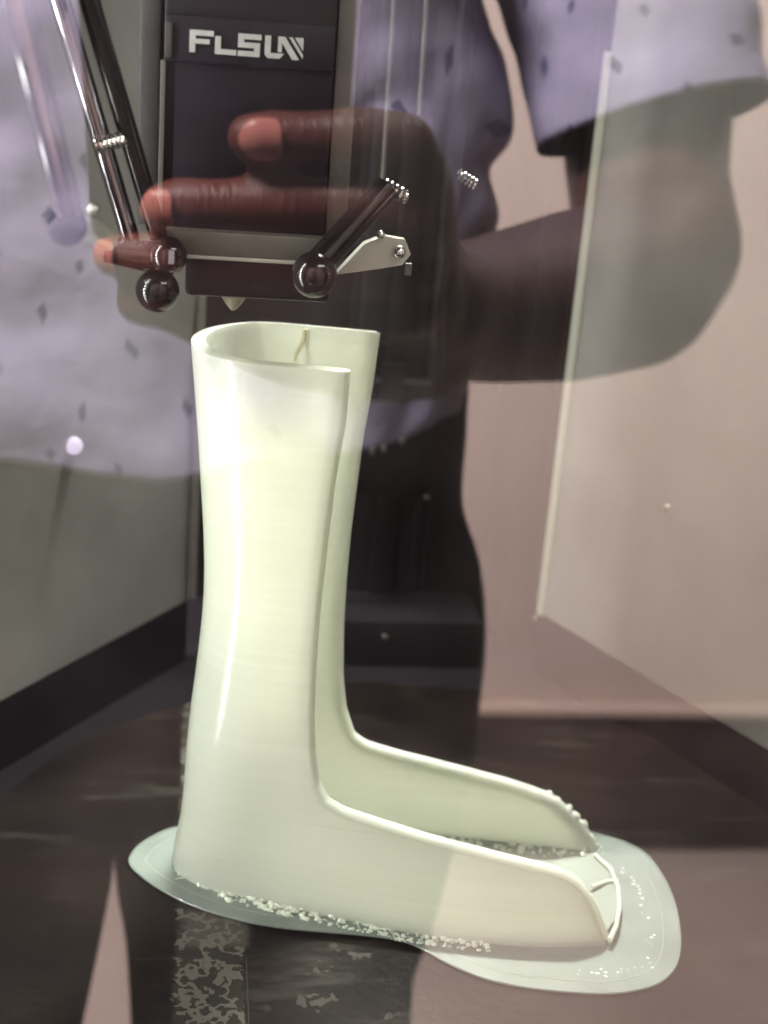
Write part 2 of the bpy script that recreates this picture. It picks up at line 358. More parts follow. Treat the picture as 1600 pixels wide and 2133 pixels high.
# unseen top cover and header, added to shade the inside; door frame, clear pane
prism('shade_roof', [(-.36, .006), (.45, .006), (.24, .62), (-.03, .62)], m_skirt, printer, 1.601, 1.63)
box('shade_header', (-.36, -.004, 1.43), (.46, .008, 1.60), m_black, printer)
box('front_sill', (-.36, -.004, ZB - .12), (.46, .008, ZB - .02), m_black, printer)
box('front_post', (-.36, -.004, ZB - .0195), (-.22, .008, 1.4295), m_black, printer)
box('front_post', (.33, -.004, ZB - .0195), (.46, .008, 1.4295), m_black, printer)
bm = bmesh.new(); add_box(bm, (-.219, 0, ZB - .019), (.329, .0025, 1.429))
obj('door_pane', bm, m_pane, printer)
box('led_strip', (-.197, .19, .935), (-.190, .215, 1.48), m_shelf, printer, .0008)
box('led_strip', (.349, .158, .98), (.356, .182, 1.48), m_shelf, printer, .0008)
box('lamp_bar', (.09, .06, 1.458), (.31, .10, 1.470), m_shelf, printer)  # unseen bar added above the front fill
box('lamp_bar', (.01, .51, 1.552), (.21, .545, 1.565), m_shelf, printer)
# the table under the printer
tag(box('printer_table', (-.7, -.03, ZB - .165), (.9, .75, ZB - .1205), m_plinth, None, .004), 'dark table top carrying the printer, mostly below the picture', 'table')
for i, (x, y) in enumerate(((-.65, .03), (.85, .03), (-.65, .69), (.85, .69))):
    box('leg', (x - .025, y - .025, .0), (x + .025, y + .025, ZB - .1655), m_plinth, bpy.data.objects['printer_table'], .003)

# ------------------------------------------------------------------ effector
YE = .27
def E(px, py, y=YE): return aty(px, py, y)
eff = None
a_, b_ = E(340, 250), E(690, 250); zt = 1.32; zbt = E(500, 500).z
eff = box('effector', (a_.x, YE, zbt), (b_.x, YE + .05, zt), m_effector, printer, .0012)
p0, p1 = E(342, 45), E(690, 135)
box('logo_plate', (a_.x + .0005, YE - .0022, E(500, 137).z), (b_.x - .0005, YE - .0001, E(500, 40).z), m_effector, eff, .0006)
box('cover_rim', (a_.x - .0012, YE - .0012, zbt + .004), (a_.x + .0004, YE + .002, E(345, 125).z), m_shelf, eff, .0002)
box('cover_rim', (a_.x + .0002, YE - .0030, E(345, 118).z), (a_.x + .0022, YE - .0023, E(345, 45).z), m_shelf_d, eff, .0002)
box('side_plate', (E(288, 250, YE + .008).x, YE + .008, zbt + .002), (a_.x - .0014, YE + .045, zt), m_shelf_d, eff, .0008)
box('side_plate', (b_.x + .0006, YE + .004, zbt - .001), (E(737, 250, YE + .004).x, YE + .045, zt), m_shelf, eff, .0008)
# bottom plate and hot end
pa, pb = E(372, 515, YE - .006), E(650, 515, YE - .006)
zc = E(505, 512, YE - .006).z
box('carrier_plate', (pa.x - .006, YE - .006, zc - .0040), (pb.x + .006, YE + .05, zc + .0040), m_shelf, eff, .0005)
box('plate_lip', (pa.x - .004, YE - .0072, zc - .0050), (pb.x + .004, YE - .0062, zc - .0038), m_light_metal, eff, .0002)
box('heater_block', (E(385, 600).x, YE + .002, E(500, 625).z), (E(690, 600).x, YE + .042, zc - .0045), m_effector, eff, .002)
p = E(487, 612, .31)
bm = bmesh.new(); add_tube(bm, [p + Vector((0, 0, .008)), p + Vector((0, 0, .001)), p + Vector((0, 0, 0)), p + Vector((0, 0, -.0035)), p + Vector((0, 0, -.006))], [.0055, .0055, .0052, .003, .0008], 20)
obj('nozzle', bm, m_brass, eff, 40)
# bracket on the right with bolt
bm = bmesh.new()
q = [E(700, 572, .285), E(760, 508, .285), E(800, 492, .285), E(845, 500, .285), E(856, 530, .285), E(838, 552, .285), E(790, 560, .285)]
fr = [bm.verts.new(v) for v in q]; bk = [bm.verts.new(v + Vector((0, .006, 0))) for v in q]
bm.faces.new(fr); bm.faces.new(bk[::-1])
for i in range(len(q)): j = (i + 1) % len(q); bm.faces.new((fr[i], fr[j], bk[j], bk[i]))
obj('bracket', bm, m_light_metal, eff, 30)
bm = bmesh.new(); add_sphere(bm, E(832, 525, .284), .0024, 14); obj('bolt', bm, m_chrome, eff, True)
bm = bmesh.new(); add_sphere(bm, E(793, 489, .284), .0016, 12); obj('bolt', bm, m_chrome, eff, True)
bm = bmesh.new(); pp = E(850, 560, .29); add_box(bm, (pp.x - .001, .288, pp.z - .002), (pp.x + .001, .291, pp.z + .002)); obj('bolt', bm, m_shelf, eff)

# logo: strokes of the five letters on the plate
def logo():
    bm = bmesh.new()
    def quad(pts):
        f = [bm.verts.new((x, 0, y)) for x, y in pts]; k = [bm.verts.new((x, .06, y)) for x, y in pts]
        n = len(pts); bm.faces.new(f); bm.faces.new(k[::-1])
        for i in range(n): bm.faces.new((f[i], f[(i + 1) % n], k[(i + 1) % n], k[i]))
    def r(x0, y0, x1, y1): quad([(x0, y0), (x1, y0), (x1, y1), (x0, y1)])
    t = .24
    x = 0;    r(x, 0, x + t, 1); r(x + t, 1 - t, x + .98, 1); r(x + t, .40, x + .82, .40 + t * .9)          # F
    x = 1.0;  r(x + .04, 0, x + .04 + t, .80); r(x + .04 + t, 0, x + .92, t)                                 # L
    x = 1.98; r(x, 0, x + .9, t); r(x + .9 - t, t, x + .9, .5 - t / 2); r(x, .5 - t / 2, x + .9, .5 + t / 2); r(x, .5 + t / 2, x + t, 1 - t); r(x, 1 - t, x + .95, 1)   # S
    x = 3.08; quad([(x, .14), (x + .14, 0), (x + .62, 0), (x + .80, .24), (x + t, .24), (x + t, 1), (x, 1)])      # U
    x = 3.78; quad([(x - .02, .30), (x + .2, .0), (x + .2, 1), (x - .02, 1)]) if False else None
    quad([(3.62, .30), (3.78, .30), (3.78, .72), (4.22, 0), (4.52, 0), (3.90, 1), (3.62, 1)])                      # N, left half
    quad([(4.06, 1), (4.66, 1), (4.66, .78), (4.56, .62), (4.44, .80), (4.24, .80), (4.60, .18), (4.66, .10), (4.66, .0), (4.60, .0)]) if False else None
    quad([(4.06, 1), (4.20, 1), (4.66, .26), (4.66, .06)]); quad([(4.30, 1), (4.66, 1), (4.66, .42)])                # N, the cut corner
    return bm
a0 = aty(394, 108, YE - .0023); a1 = aty(630, 128, YE - .0023)
s = (a1.x - a0.x) / 4.66
bm = logo(); hgt = .0068
for v in bm.verts: v.co = Vector((a0.x + v.co.x * s, YE - .0028 + v.co.y * .008, a0.z + v.co.z * hgt))
obj('logo', bm, m_logo, eff)

# ------------------------------------------------------------------ delta rods and joints
def rod(pts, r, name='delta_rod', m=None): return tube(name, pts, r, m or m_rod, printer, 20)
def ball(px, py, y, r, m=None, parent=None): bm = bmesh.new(); add_sphere(bm, aty(px, py, y), r, 24); return obj('ball_joint', bm, m or m_gloss, parent or printer, True)
def ext(pa, pb, k): return pb + (pb - pa) * k
A = aty(272, 498, .262); B = aty(125, 0, .235); r2 = rod([A, ext(A, B, .9)], .0031, 'delta_rod', m_rod_metal)
A2 = aty(330, 492, .262); B2 = aty(186, 0, .238); r3 = rod([A2, ext(A2, B2, .9)], .0031)
for q, rr in (((350, 532, .258), .0062), ((328, 605, .262), .0072)): ball(*q, rr, m_rod if rr > .007 else m_gloss)
tube('joint_arm', [aty(222, 520, .262), aty(300, 533, .260), aty(350, 535, .259)], [.0042, .005, .0045], m_gloss, printer)
bm = bmesh.new(); add_box(bm, (-.0009, -.0004, -.0022), (.0009, .0004, .0022), Matrix.Translation(aty(357, 535, .2515))); obj('set_screw', bm, m_chrome, printer)
# spring clip between the two rods: a small coil
def coil(p, q, r, turns, wr, name, parent):
    p, q = Vector(p), Vector(q); mt = frame_of(q - p); L = (q - p).length; pts = []
    for i in range(turns * 10 + 1):
        t = i / (turns * 10); a = 2 * math.pi * turns * t
        pts.append(p + mt @ Vector((r * math.cos(a), r * math.sin(a), L * t)))
    return tube(name, pts, wr, m_chrome, parent, 6)
coil(aty(198, 304, .247), aty(262, 288, .247), .0021, 7, .00055, 'spring_clip', r2)
# nearer rod on the left, out of focus
A = aty(142, 440, .178); B = aty(34, 0, .150); r1 = rod([A, ext(A, B, .9)], .0036, 'delta_rod', m_rod_metal)
ball(140, 470, .18, .0054, m_black); tube('joint_arm', [aty(140, 470, .18), aty(190, 480, .19), aty(225, 500, .2)], [.004, .0034, .003], m_light_metal, printer)
bm = bmesh.new(); add_sphere(bm, aty(195, 437, .19), .0016, 12); obj('bolt', bm, m_chrome, printer, True)
# right rod
A = aty(660, 552, .25); B = aty(806, 392, .262); r4 = rod([A, B], .0046)
ball(655, 572, .246, .0074)
coil(aty(798, 384, .262), aty(850, 412, .262), .0018, 5, .0006, 'spring_clip', r4)
coil(aty(955, 362, .33), aty(992, 386, .33), .0018, 5, .0006, 'spring_clip', r4)
# thin grey tubes standing for the highlights on upright rods before the tower
for (xa, ya), (xb, yb) in (((873, 240), (890, -20)), ((797, 375), (822, -20))):
    tube('rod_highlight', [aty(xa, ya, .42), aty(xb, yb, .42)], .0011, m_shelf, printer, 10)

# ================================================================== THE ORTHOSIS
ax = Vector((.985, -.174, 0)).normalized(); bx = Vector((ax.y, -ax.x, 0)); ORI = Vector((-.002, .302, ZB))
afo = empty('ankle_foot_orthosis', ORI)
tag(afo, 'pale green white printed ankle foot orthosis standing on the dark print bed', 'orthosis')
N0 = [(0, .0205), (.0266, .0205), (.058, .0270), (.0986, .0345), (.1267, .0364), (.155, .0350), (.177, .0300), (.19, .026)]
F0 = [(0, -.026), (.03, -.027), (.07, -.033), (.11, -.038), (.15, -.0378), (.178, -.0365), (.19, -.034)]
NC = [(0, .0205), (.05, .0195), (.11, .0145), (.16, .0145), (.217, .0172)]
FC = [(0, -.027), (.05, -.030), (.11, -.039), (.16, -.049), (.217, -.0585)]
TN = [(0.217, 0.0582), (0.1984, 0.058), (0.1763, 0.0556), (0.1536, 0.0543), (0.1287, 0.0531), (0.1032, 0.0529), (0.0799, 0.0536), (0.0665, 0.0551), (0.0535, 0.058), (0.0468, 0.0623), (0.0433, 0.0704), (0.0406, 0.0857), (0.0374, 0.1046), (0.035, 0.1233), (0.0327, 0.1383), (0.0307, 0.1514), (0.0284, 0.159), (0.0243, 0.1641), (0.0161, 0.1698), (0.0034, 0.1755), (0, .177)][::-1]
TF = [(0.217, 0.0647), (0.1958, 0.0636), (0.1744, 0.0614), (0.1567, 0.0605), (0.1371, 0.0596), (0.1174, 0.0594), (0.0972, 0.0599), (0.0768, 0.0613), (0.0625, 0.0638), (0.0504, 0.0686), (0.0463, 0.075), (0.0427, 0.0885), (0.0374, 0.1135), (0.0331, 0.1344), (0.03, 0.1471), (0.0277, 0.1546), (0.023, 0.1613), (0.0154, 0.1685), (0.008, 0.1746), (0.0011, 0.178), (0, .1782)][::-1]
BK = [(0.217, -0.0028), (0.1986, -0.0007), (0.18, 0.0014), (0.1611, 0.0032), (0.1421, 0.0051), (0.1227, 0.0063), (0.1069, 0.0062), (0.0889, 0.0052), (0.0707, 0.0039), (0.0525, 0.003), (0.0333, 0.0026), (0.0199, 0.0015), (0.0096, -0.0004), (0, -0.0010)][::-1]
def w_side(a, z, T0, TC): s = sm(z / .08); return (1 - s) * smooth_tab(a, T0) + s * smooth_tab(z, TC)
RB = .030
def shell_pt(z, side, d):                     # d: distance forward from the back line
    back = smooth_tab(z, BK); a = back + d
    e = w_side(a, z, N0 if side > 0 else F0, NC if side > 0 else FC)
    mid = .5 * (w_side(.03, z, N0, NC) + w_side(.03, z, F0, FC))
    k = 1 - min(d / RB, 1); c = math.sqrt(max(0, 1 - k * k))
    b_ = mid + (e - mid) * c
    return ORI + ax * a + bx * b_ + Vector((0, 0, z))
# rows: dense where the trim line runs nearly level
zs = [0, .0015, .0034, .006, .009, .0125, .0161, .0202, .0243, .0264, .0284, .0296, .0307]
z = .0307
while z < .0468: z += .0006; zs.append(z)
while z < .07: z += .0015; zs.append(z)
while z < .213: z += .003; zs.append(z)
zs.append(.217)
NA, NS = 14, 46
bm = bmesh.new(); rows = []
for z in zs:
    row = []
    for side, T in ((1, TN), (-1, TF)):
        L = lerp_tab(z, T) - smooth_tab(z, BK)
        ds = [RB * (1 - math.cos(i / NA * math.pi / 2)) for i in range(NA + 1)] + [RB + (L - RB) * (i / NS) for i in range(1, NS + 1)]
        r_ = [shell_pt(z, side, d) for d in ds]
        row = (r_[::-1] if side > 0 else row + r_[1:])
    rows.append([bm.verts.new(p) for p in row])
for r0, r1_ in zip(rows, rows[1:]):
    for i in range(len(r0) - 1): bm.faces.new((r0[i], r0[i + 1], r1_[i + 1], r1_[i]))
me = bpy.data.meshes.new('shell')
bmesh.ops.recalc_face_normals(bm, faces=bm.faces)
f = min(bm.faces, key=lambda f: (f.calc_center_median() - (ORI + Vector((0, 0, .1)))).length)
if f.normal.dot(ax) > 0: bmesh.ops.reverse_faces(bm, faces=bm.faces)
bm.to_mesh(me); bm.free(); me.materials.append(m_shell)
for p in me.polygons: p.use_smooth = True
shell = link(bpy.data.objects.new('shell', me), afo)
md = shell.modifiers.new('thick', 'SOLIDIFY'); md.thickness = .0054; md.offset = -1
md = shell.modifiers.new('edge', 'BEVEL'); md.width = .0009; md.segments = 2; md.limit_method = 'ANGLE'; md.angle_limit = math.radians(50)
# rounded trim edges along both sides of the front opening
for side, T in ((1, TN), (-1, TF)):
    tp = []
    for z in zs[2:]:
        back = smooth_tab(z, BK); d = lerp_tab(z, T) - back
        q = shell_pt(z, side, d); q0 = shell_pt(z, side, d - .004)
        tp.append(q + (q0 - q).normalized() * .0012 - bx * side * .0027)
    tp = [tp[0]] + [(a + b_ * 2 + c_) / 4 for a, b_, c_ in zip(tp, tp[1:], tp[2:])] + [tp[-1]]
    tube('trim_edge', tp, .0028, m_shell, afo, 12)
# foot plate
pl = []
aa = [-.0005 + .1755 * (i / 30) for i in range(31)]
def base_b(a, side):
    e = smooth_tab(a, N0 if side > 0 else F0); d = a + .001; k = 1 - min(d / RB, 1); c = math.sqrt(max(0, 1 - k * k)); mid = -.003
    return mid + (e - mid) * c * (.93 if side > 0 else .985)
loop = [(a, base_b(a, 1)) for a in aa]
for i in range(1, 12):
    t = i / 12; loop.append((.175 + .0095 * math.sin(math.pi * t), .028 + (-.034 - .028) * t))
loop += [(a, base_b(a, -1)) for a in aa[::-1]]
pts = [ORI + ax * a + bx * b_ for a, b_ in loop]
prism('foot_plate', [(p.x, p.y) for p in pts], m_plate, afo, ZB + .0014, ZB + .0042, .0006)
# raised toe seam: thin ridge across the plate and wall tip
def ridge(name, pix, zz, r, m): return tube(name, [atz(x, y, ZB + z_) for (x, y), z_ in zip(pix, zz)], r, m, afo, 8)
ridge('toe_ridge', [(1240, 1782), (1272, 1810), (1288, 1850), (1290, 1890), (1283, 1930), (1270, 1958)], [.005] * 6, .0011, m_shell)
ridge('toe_ridge', [(1232, 1848), (1262, 1836), (1288, 1834)], [.006, .005, .005], .0008, m_shell)
# brim: the thin skirt printed round the foot
BR = [(270, 1790), (290, 1762), (330, 1737), (375, 1722), (430, 1716), (520, 1712), (700, 1705), (900, 1700), (1080, 1702), (1180, 1718), (1240, 1738), (1300, 1755), (1345, 1780), (1380, 1825), (1403, 1875), (1415, 1930), (1416, 1980), (1404, 2018), (1372, 2048), (1320, 2064), (1260, 2070), (1180, 2066), (1090, 2056), (1010, 2038), (945, 2012), (890, 1982), (845, 1962), (780, 1950), (690, 1942), (600, 1934), (520, 1921), (440, 1900), (370, 1872), (315, 1840), (280, 1812)]
bp = [atz(x, y, ZB + .001) for x, y in BR]
sm_p = []
for i in range(len(bp)):
    p_, q_, r_, s_ = bp[i - 1], bp[i], bp[(i + 1) % len(bp)], bp[(i + 2) % len(bp)]
    for t in (0, .25, .5, .75): sm_p.append(.5 * ((2 * q_) + (r_ - p_) * t + (2 * p_ - 5 * q_ + 4 * r_ - s_) * t * t + (3 * q_ - p_ - 3 * r_ + s_) * t ** 3))
prism('brim', [(p.x, p.y) for p in sm_p], m_brim, afo, ZB + .0004, ZB + .0012, .0003)
_ar = sum(sm_p[i - 1].x * sm_p[i].y - sm_p[i].x * sm_p[i - 1].y for i in range(len(sm_p)))
BRS = -1 if _ar > 0 else 1
rimpts = [Vector((p.x, p.y, ZB + .0011)) for p in sm_p]
tube('brim_bead', rimpts + rimpts[:1], .0005, m_brim, afo, 6)
nP = len(rimpts)
for off in (.0066,):
    lo_ = []
    for i in range(nP):
        t_ = (rimpts[(i + 2) % nP] - rimpts[i - 2]).normalized(); nn = Vector((t_.y, -t_.x, 0))
        cen = sum(rimpts, Vector()) / nP
        if nn.dot(cen - rimpts[i]) < 0 and off < .004: pass
        lo_.append(rimpts[i] + nn * off * BRS)
    tube('brim_line', lo_ + lo_[:1], .00024, m_plate, afo, 5)
# blobs and stringing along the base (too many and small to pick apart)
bm = bmesh.new()
_t = bmesh.new(); bmesh.ops.create_icosphere(_t, subdivisions=2, radius=1); _t.verts.ensure_lookup_table()
ICO_V = [v.co.copy() for v in _t.verts]; ICO_F = [[v.index for v in f.verts] for f in _t.faces]; _t.free()
def lump(p, r, flat=.7):
    o_ = Vector((random.random() * 90, random.random() * 90, 0)); ang = random.random() * 6.3; st = random.uniform(1, 1.5); ca, sa = math.cos(ang), math.sin(ang)
    vs = []
    for v in ICO_V:
        d = v * (r * (1 + .55 * noise.noise(v * .9 + o_))); x, y = d.x * st, d.y
        vs.append(bm.verts.new((p.x + x * ca - y * sa, p.y + x * sa + y * ca, p.z + d.z * flat)))
    for f in ICO_F: bm.faces.new([vs[k] for k in f])
def string(p, q, r):
    mid = (p + q) / 2 + Vector((random.gauss(0, .001), random.gauss(0, .001), abs(random.gauss(.0006, .0008))))
    add_tube(bm, [p, mid, q], r, 5)
for i in range(560):
    t = random.random(); x = 372 + 650 * t ** 1.2
    yb = lerp_tab(x, [(380, 1808), (480, 1864), (640, 1902), (850, 1948), (1030, 1970)])
    y = yb + min(random.gauss(-7, 15), 14); r = random.choice((.0004, .0005, .0006, .0007, .0009, .0012)) * (1.15 if x < 620 else .95)
    lump(atz(x, y, ZB + .0012) + Vector((0, 0, r * .2)), r)
for i in range(26):
    x = random.uniform(400, 1000); yb = lerp_tab(x, [(380, 1808), (480, 1864), (640, 1902), (850, 1948), (1030, 1970)])
    p = atz(x, yb + random.gauss(0, 8), ZB + .0016); string(p, p + Vector((random.gauss(0, .004), random.gauss(-.001, .002), 0)), .00018)
for i in range(80):
    x = random.uniform(920, 1230); y = lerp_tab(x, [(920, 1745), (1100, 1768), (1230, 1772)]) + random.gauss(0, 7)
    lump(atz(x, y, ZB + .0046), random.choice((.0005, .0007, .0010)), .9)
for i in range(60):
    t = random.random()
    x = lerp_tab(t, [(0, 1255), (.25, 1320), (.5, 1352), (.75, 1352), (1, 1200)]); y = lerp_tab(t, [(0, 1772), (.25, 1825), (.5, 1920), (.72, 2005), (.8, 2020), (1, 2030)])
    lump(atz(x + random.gauss(0, 5), y + random.gauss(0, 6), ZB + .0011), random.choice((.0002, .0003, .0005)), .5)
bl = obj('plastic_blobs', bm, m_blob, afo, True); bl['kind'] = 'stuff'
# frayed rim bits at the toe of the far wall
bm = bmesh.new()
for i in range(26):
    t = i / 25; z_ = .028 - .024 * t; a = lerp_tab(z_, TF)
    p = ORI + ax * (a + random.gauss(0, .0006)) + bx * (w_side(a, z_, F0, FC) + .002) + Vector((0, 0, z_))
    lump(p, random.uniform(.0012, .0024), 1.1)
obj('frayed_rim', bm, m_shell, afo, True)
# loose seam thread on the inside of the far wall, a pin hole on the outside
z0 = .217
def inner(px, py, off=.0072):
    P = ORI + bx * (-.0585 + off); d = ray(px, py); return CAM + d * ((P - CAM).dot(bx) / d.dot(bx))
tube('seam_thread', [inner(*q) for q in ((634, 686), (634, 705), (626, 722), (617, 738), (615, 752), (612, 764))], [.0006, .0009, .0008, .0007, .0006, .0003], m_seam, afo, 8)
tube('seam_thread', [inner(*q, .0064) for q in ((640, 686), (641, 720), (642, 766))], [.0007, .0008, .0008], m_shell, afo, 8)

# ================================================================== THE PERSON AND THE PHONE (before the pane, seen mirrored)
def mir(v): return Vector((v.x, -v.y, v.z))
# phone: its back plane runs through the lens, square to the lens axis
PW0, PW1, PB, PT = -.0335, .0420, -.070, .092
def PH(u, v, w_): return CAM + CX * u + CY * v + FW * w_
def phone_pt(px, py, w_):                     # place over the phone's back seen at a photo pixel, w_ in front of it
    n = mir(FW); P = mir(CAM + FW * w_); d = ray(px, py); q = CAM + d * ((P - CAM).dot(n) / d.dot(n)); return mir(q)
PM = Matrix((CX, CY, FW)).transposed().to_4x4(); PM.translation = CAM
def rounded(x0, y0, x1, y1, r, n=8):
    out = []
    for cx_, cy_, a0_ in ((x1 - r, y1 - r, 0), (x0 + r, y1 - r, 90), (x0 + r, y0 + r, 180), (x1 - r, y0 + r, 270)):
        for i in range(n + 1): a = math.radians(a0_ + 90 * i / n); out.append((cx_ + r * math.cos(a), cy_ + r * math.sin(a)))
    return out
def phone_prism(name, poly, m, parent, w0, w1, bevel=0):
    o = prism(name, poly, m, None, w0, w1, bevel); o.data.transform(PM)
    if parent: o.parent = parent
    return o
phone = phone_prism('smartphone', rounded(PW0, PB, PW1, PT, .009), m_phone, None, -.0105, -.0025, .0012)
tag(phone, 'black smartphone held upright, mirrored in the pane behind the hand', 'phone')
phone_prism('camera_bump', rounded(-.012, -.030, .012, .03, .008), m_lens, phone, -.00249, -.0015, .0004)

Y_T = .56
TCX = -.045                                    # middle of the person
def capsule(bm, p, q, r0, r1, seg=16):
    t = bmesh.new(); add_sphere(t, p, r0, seg); add_sphere(t, q, r1, seg)
    h = bmesh.ops.convex_hull(t, input=t.verts[:])
    bmesh.ops.delete(t, geom=[g for g in h['geom_interior'] if isinstance(g, bmesh.types.BMVert)], context='VERTS')
    tmp = bpy.data.meshes.new('tmp'); t.to_mesh(tmp); t.free(); bm.from_mesh(tmp); bpy.data.meshes.remove(tmp)
def chain(bm, pts):
    for (p, r0), (q, r1) in zip(pts, pts[1:]): capsule(bm, p, q, r0, r1)
body = bmesh.new()
hand_nails = []
pp = phone_pt
fing = {
 'index': [(pp(520, 286, .0070), .0071), (pp(560, 286, .0074), .0076), (pp(632, 284, .0080), .0071), (pp(690, 283, .0086), .0074), (pp(745, 283, .0090), .0083), (pp(790, 285, .0094), .0079), (pp(845, 300, .0100), .0092), (pp(878, 390, .0100), .0105), (pp(880, 470, .008), .0115)],
 'middle': [(pp(343, 430, .0064), .0073), (pp(385, 430, .0082), .0082), (pp(462, 430, .0094), .0077), (pp(530, 429, .0102), .0081), (pp(600, 429, .0107), .0090), (pp(665, 430, .0112), .0083), (pp(760, 432, .0125), .0092), (pp(860, 470, .012), .0110)],
 'ring': [(pp(243, 532, -.001), .0068), (pp(330, 540, .0062), .0078), (pp(560, 552, .0105), .0084), (pp(740, 556, .0125), .0092), (pp(860, 560, .012), .0110)],
 'little': [(pp(292, 628, .002), .0080), (pp(420, 652, .0070), .0078), (pp(600, 664, .0100), .0084), (pp(740, 668, .0120), .0090), (pp(860, 640, .012), .0110)]}
for k, ch in fing.items(): chain(body, ch)
# back of the hand and heel of the palm, beside and behind the phone's edge
chain(body, [(pp(870, 450, .004), .0125), (pp(880, 640, .002), .0140), (pp(850, 730, -.004), .0150)])
chain(body, [(pp(820, 560, .008), .0120), (pp(890, 600, -.006), .0155), (pp(930, 650, -.02), .0185)])
chain(body, [(pp(380, 660, .004), .0070), (pp(470, 700, .004), .0080), (pp(600, 738, .003), .0105), (pp(760, 765, .0), .0122), (pp(900, 735, -.012), .0165)])
# thumb, round the right edge to the screen side
chain(body, [(pp(900, 560, -.018), .0125), (pp(860, 450, -.022), .0105), (pp(770, 395, -.022), .0088), (pp(690, 372, -.021), .0075)])
wrist = pp(945, 655, -.03)
arm = [(pp(905, 640, -.012), .0200), (wrist, .0240), (real(1040, 645, .315), .0285), (real(1190, 620, .38), .0365), (real(1320, 590, .435), .0410), (real(1372, 520, .475), .0415), (real(1350, 380, .52), .0420), (real(1345, 200, .545), .0470)]
SH = Vector((.185, -.565, 1.355))
arm.append((SH, .060))
chain(body, arm)
# rest of the body under the clothes
def bp_(x, y, z): return Vector((TCX + x, y, z))
chain(body, [(bp_(0, -.59, .93), .065), (bp_(0, -.58, 1.06), .075), (bp_(0, -.575, 1.22), .08), (bp_(0, -.575, 1.34), .065), (bp_(0, -.565, 1.43), .052)])
chain(body, [(SH, .055), (bp_(0, -.575, 1.36), .07), (bp_(-.2, -.565, 1.355), .055)])
chain(body, [(bp_(-.21, -.565, 1.35), .052), (bp_(-.27, -.57, 1.08), .042), (bp_(-.26, -.50, .84), .030), (bp_(-.255, -.485, .78), .026)])
for dx in (-.02, -.007, .006, .018):
    chain(body, [(bp_(-.255 + dx * .3, -.48 + dx, .78), .011), (bp_(-.255 + dx * .3, -.465 + dx * 1.1, .71), .0088), (bp_(-.248 + dx * .3, -.465 + dx, .67), .0075)])
chain(body, [(bp_(-.245, -.465, .77), .012), (bp_(-.235, -.435, .73), .0095), (bp_(-.235, -.43, .695), .0085)])
for s_ in (-1, 1): chain(body, [(bp_(s_ * .09, -.59, .90), .065), (bp_(s_ * .12, -.592, .50), .045), (bp_(s_ * .125, -.60, .10), .034), (bp_(s_ * .125, -.60, .05), .035)])
# head
add_sphere(body, bp_(0, -.565, 1.565), .1, 28, .76, .95, 1.18)
chain(body, [(bp_(0, -.50, 1.50), .045), (bp_(0, -.485, 1.465), .028)])
chain(body, [(bp_(0, -.466, 1.57), .010), (bp_(0, -.452, 1.535), .015)])
for s_ in (-1, 1):
    chain(body, [(bp_(s_ * .078, -.572, 1.58), .014), (bp_(s_ * .078, -.568, 1.54), .010)])
    chain(body, [(bp_(s_ * .04, -.475, 1.592), .010), (bp_(s_ * .015, -.468, 1.594), .009)])
chain(body, [(bp_(-.02, -.470, 1.502), .009), (bp_(.02, -.470, 1.502), .009)])
me = bpy.data.meshes.new('person'); body.to_mesh(me); body.free()
tmp = bpy.data.objects.new('tmp_body', me); COL.objects.link(tmp)
md = tmp.modifiers.new('r', 'REMESH'); md.mode = 'VOXEL'; md.voxel_size = .0026
md = tmp.modifiers.new('s', 'SMOOTH'); md.factor = .5; md.iterations = 5
bpy.context.view_layer.update()
ev = tmp.evaluated_get(bpy.context.evaluated_depsgraph_get())
me2 = bpy.data.meshes.new_from_object(ev); bpy.data.objects.remove(tmp)
me2.materials.clear(); me2.materials.append(m_skin)
for p in me2.polygons: p.use_smooth = True; p.material_index = 0
nt = m_skin.node_tree; b = nt.nodes['Principled BSDF']     # lighter redder finger tone puts the brighter light on the fingers into colour
src = b.inputs['Base Color'].links[0].from_socket
tc = nd(m_skin, 'ShaderNodeTexCoord'); vd = nd(m_skin, 'ShaderNodeVectorMath', operation='DISTANCE'); nt.links.new(tc.outputs['Object'], vd.inputs[0])
vd.inputs[1].default_value = pp(430, 400, .008)
mr = nd(m_skin, 'ShaderNodeMapRange'); mr.inputs['From Min'].default_value = .028; mr.inputs['From Max'].default_value = .062; mr.inputs['To Min'].default_value = 1; mr.inputs['To Max'].default_value = 0
nt.links.new(vd.outputs['Value'], mr.inputs['Value'])
mxc = nd(m_skin, 'ShaderNodeMix', data_type='RGBA'); nt.links.new(mr.outputs[0], mxc.inputs[0]); nt.links.new(src, mxc.inputs[6]); mxc.inputs[7].default_value = (.155, .045, .032, 1)
nt.links.new(mxc.outputs[2], b.inputs['Base Color'])
person = link(bpy.data.objects.new('person', me2))
tag(person, 'person in lilac shirt and dark trousers, mirrored in the pane, holding up a phone', 'person')
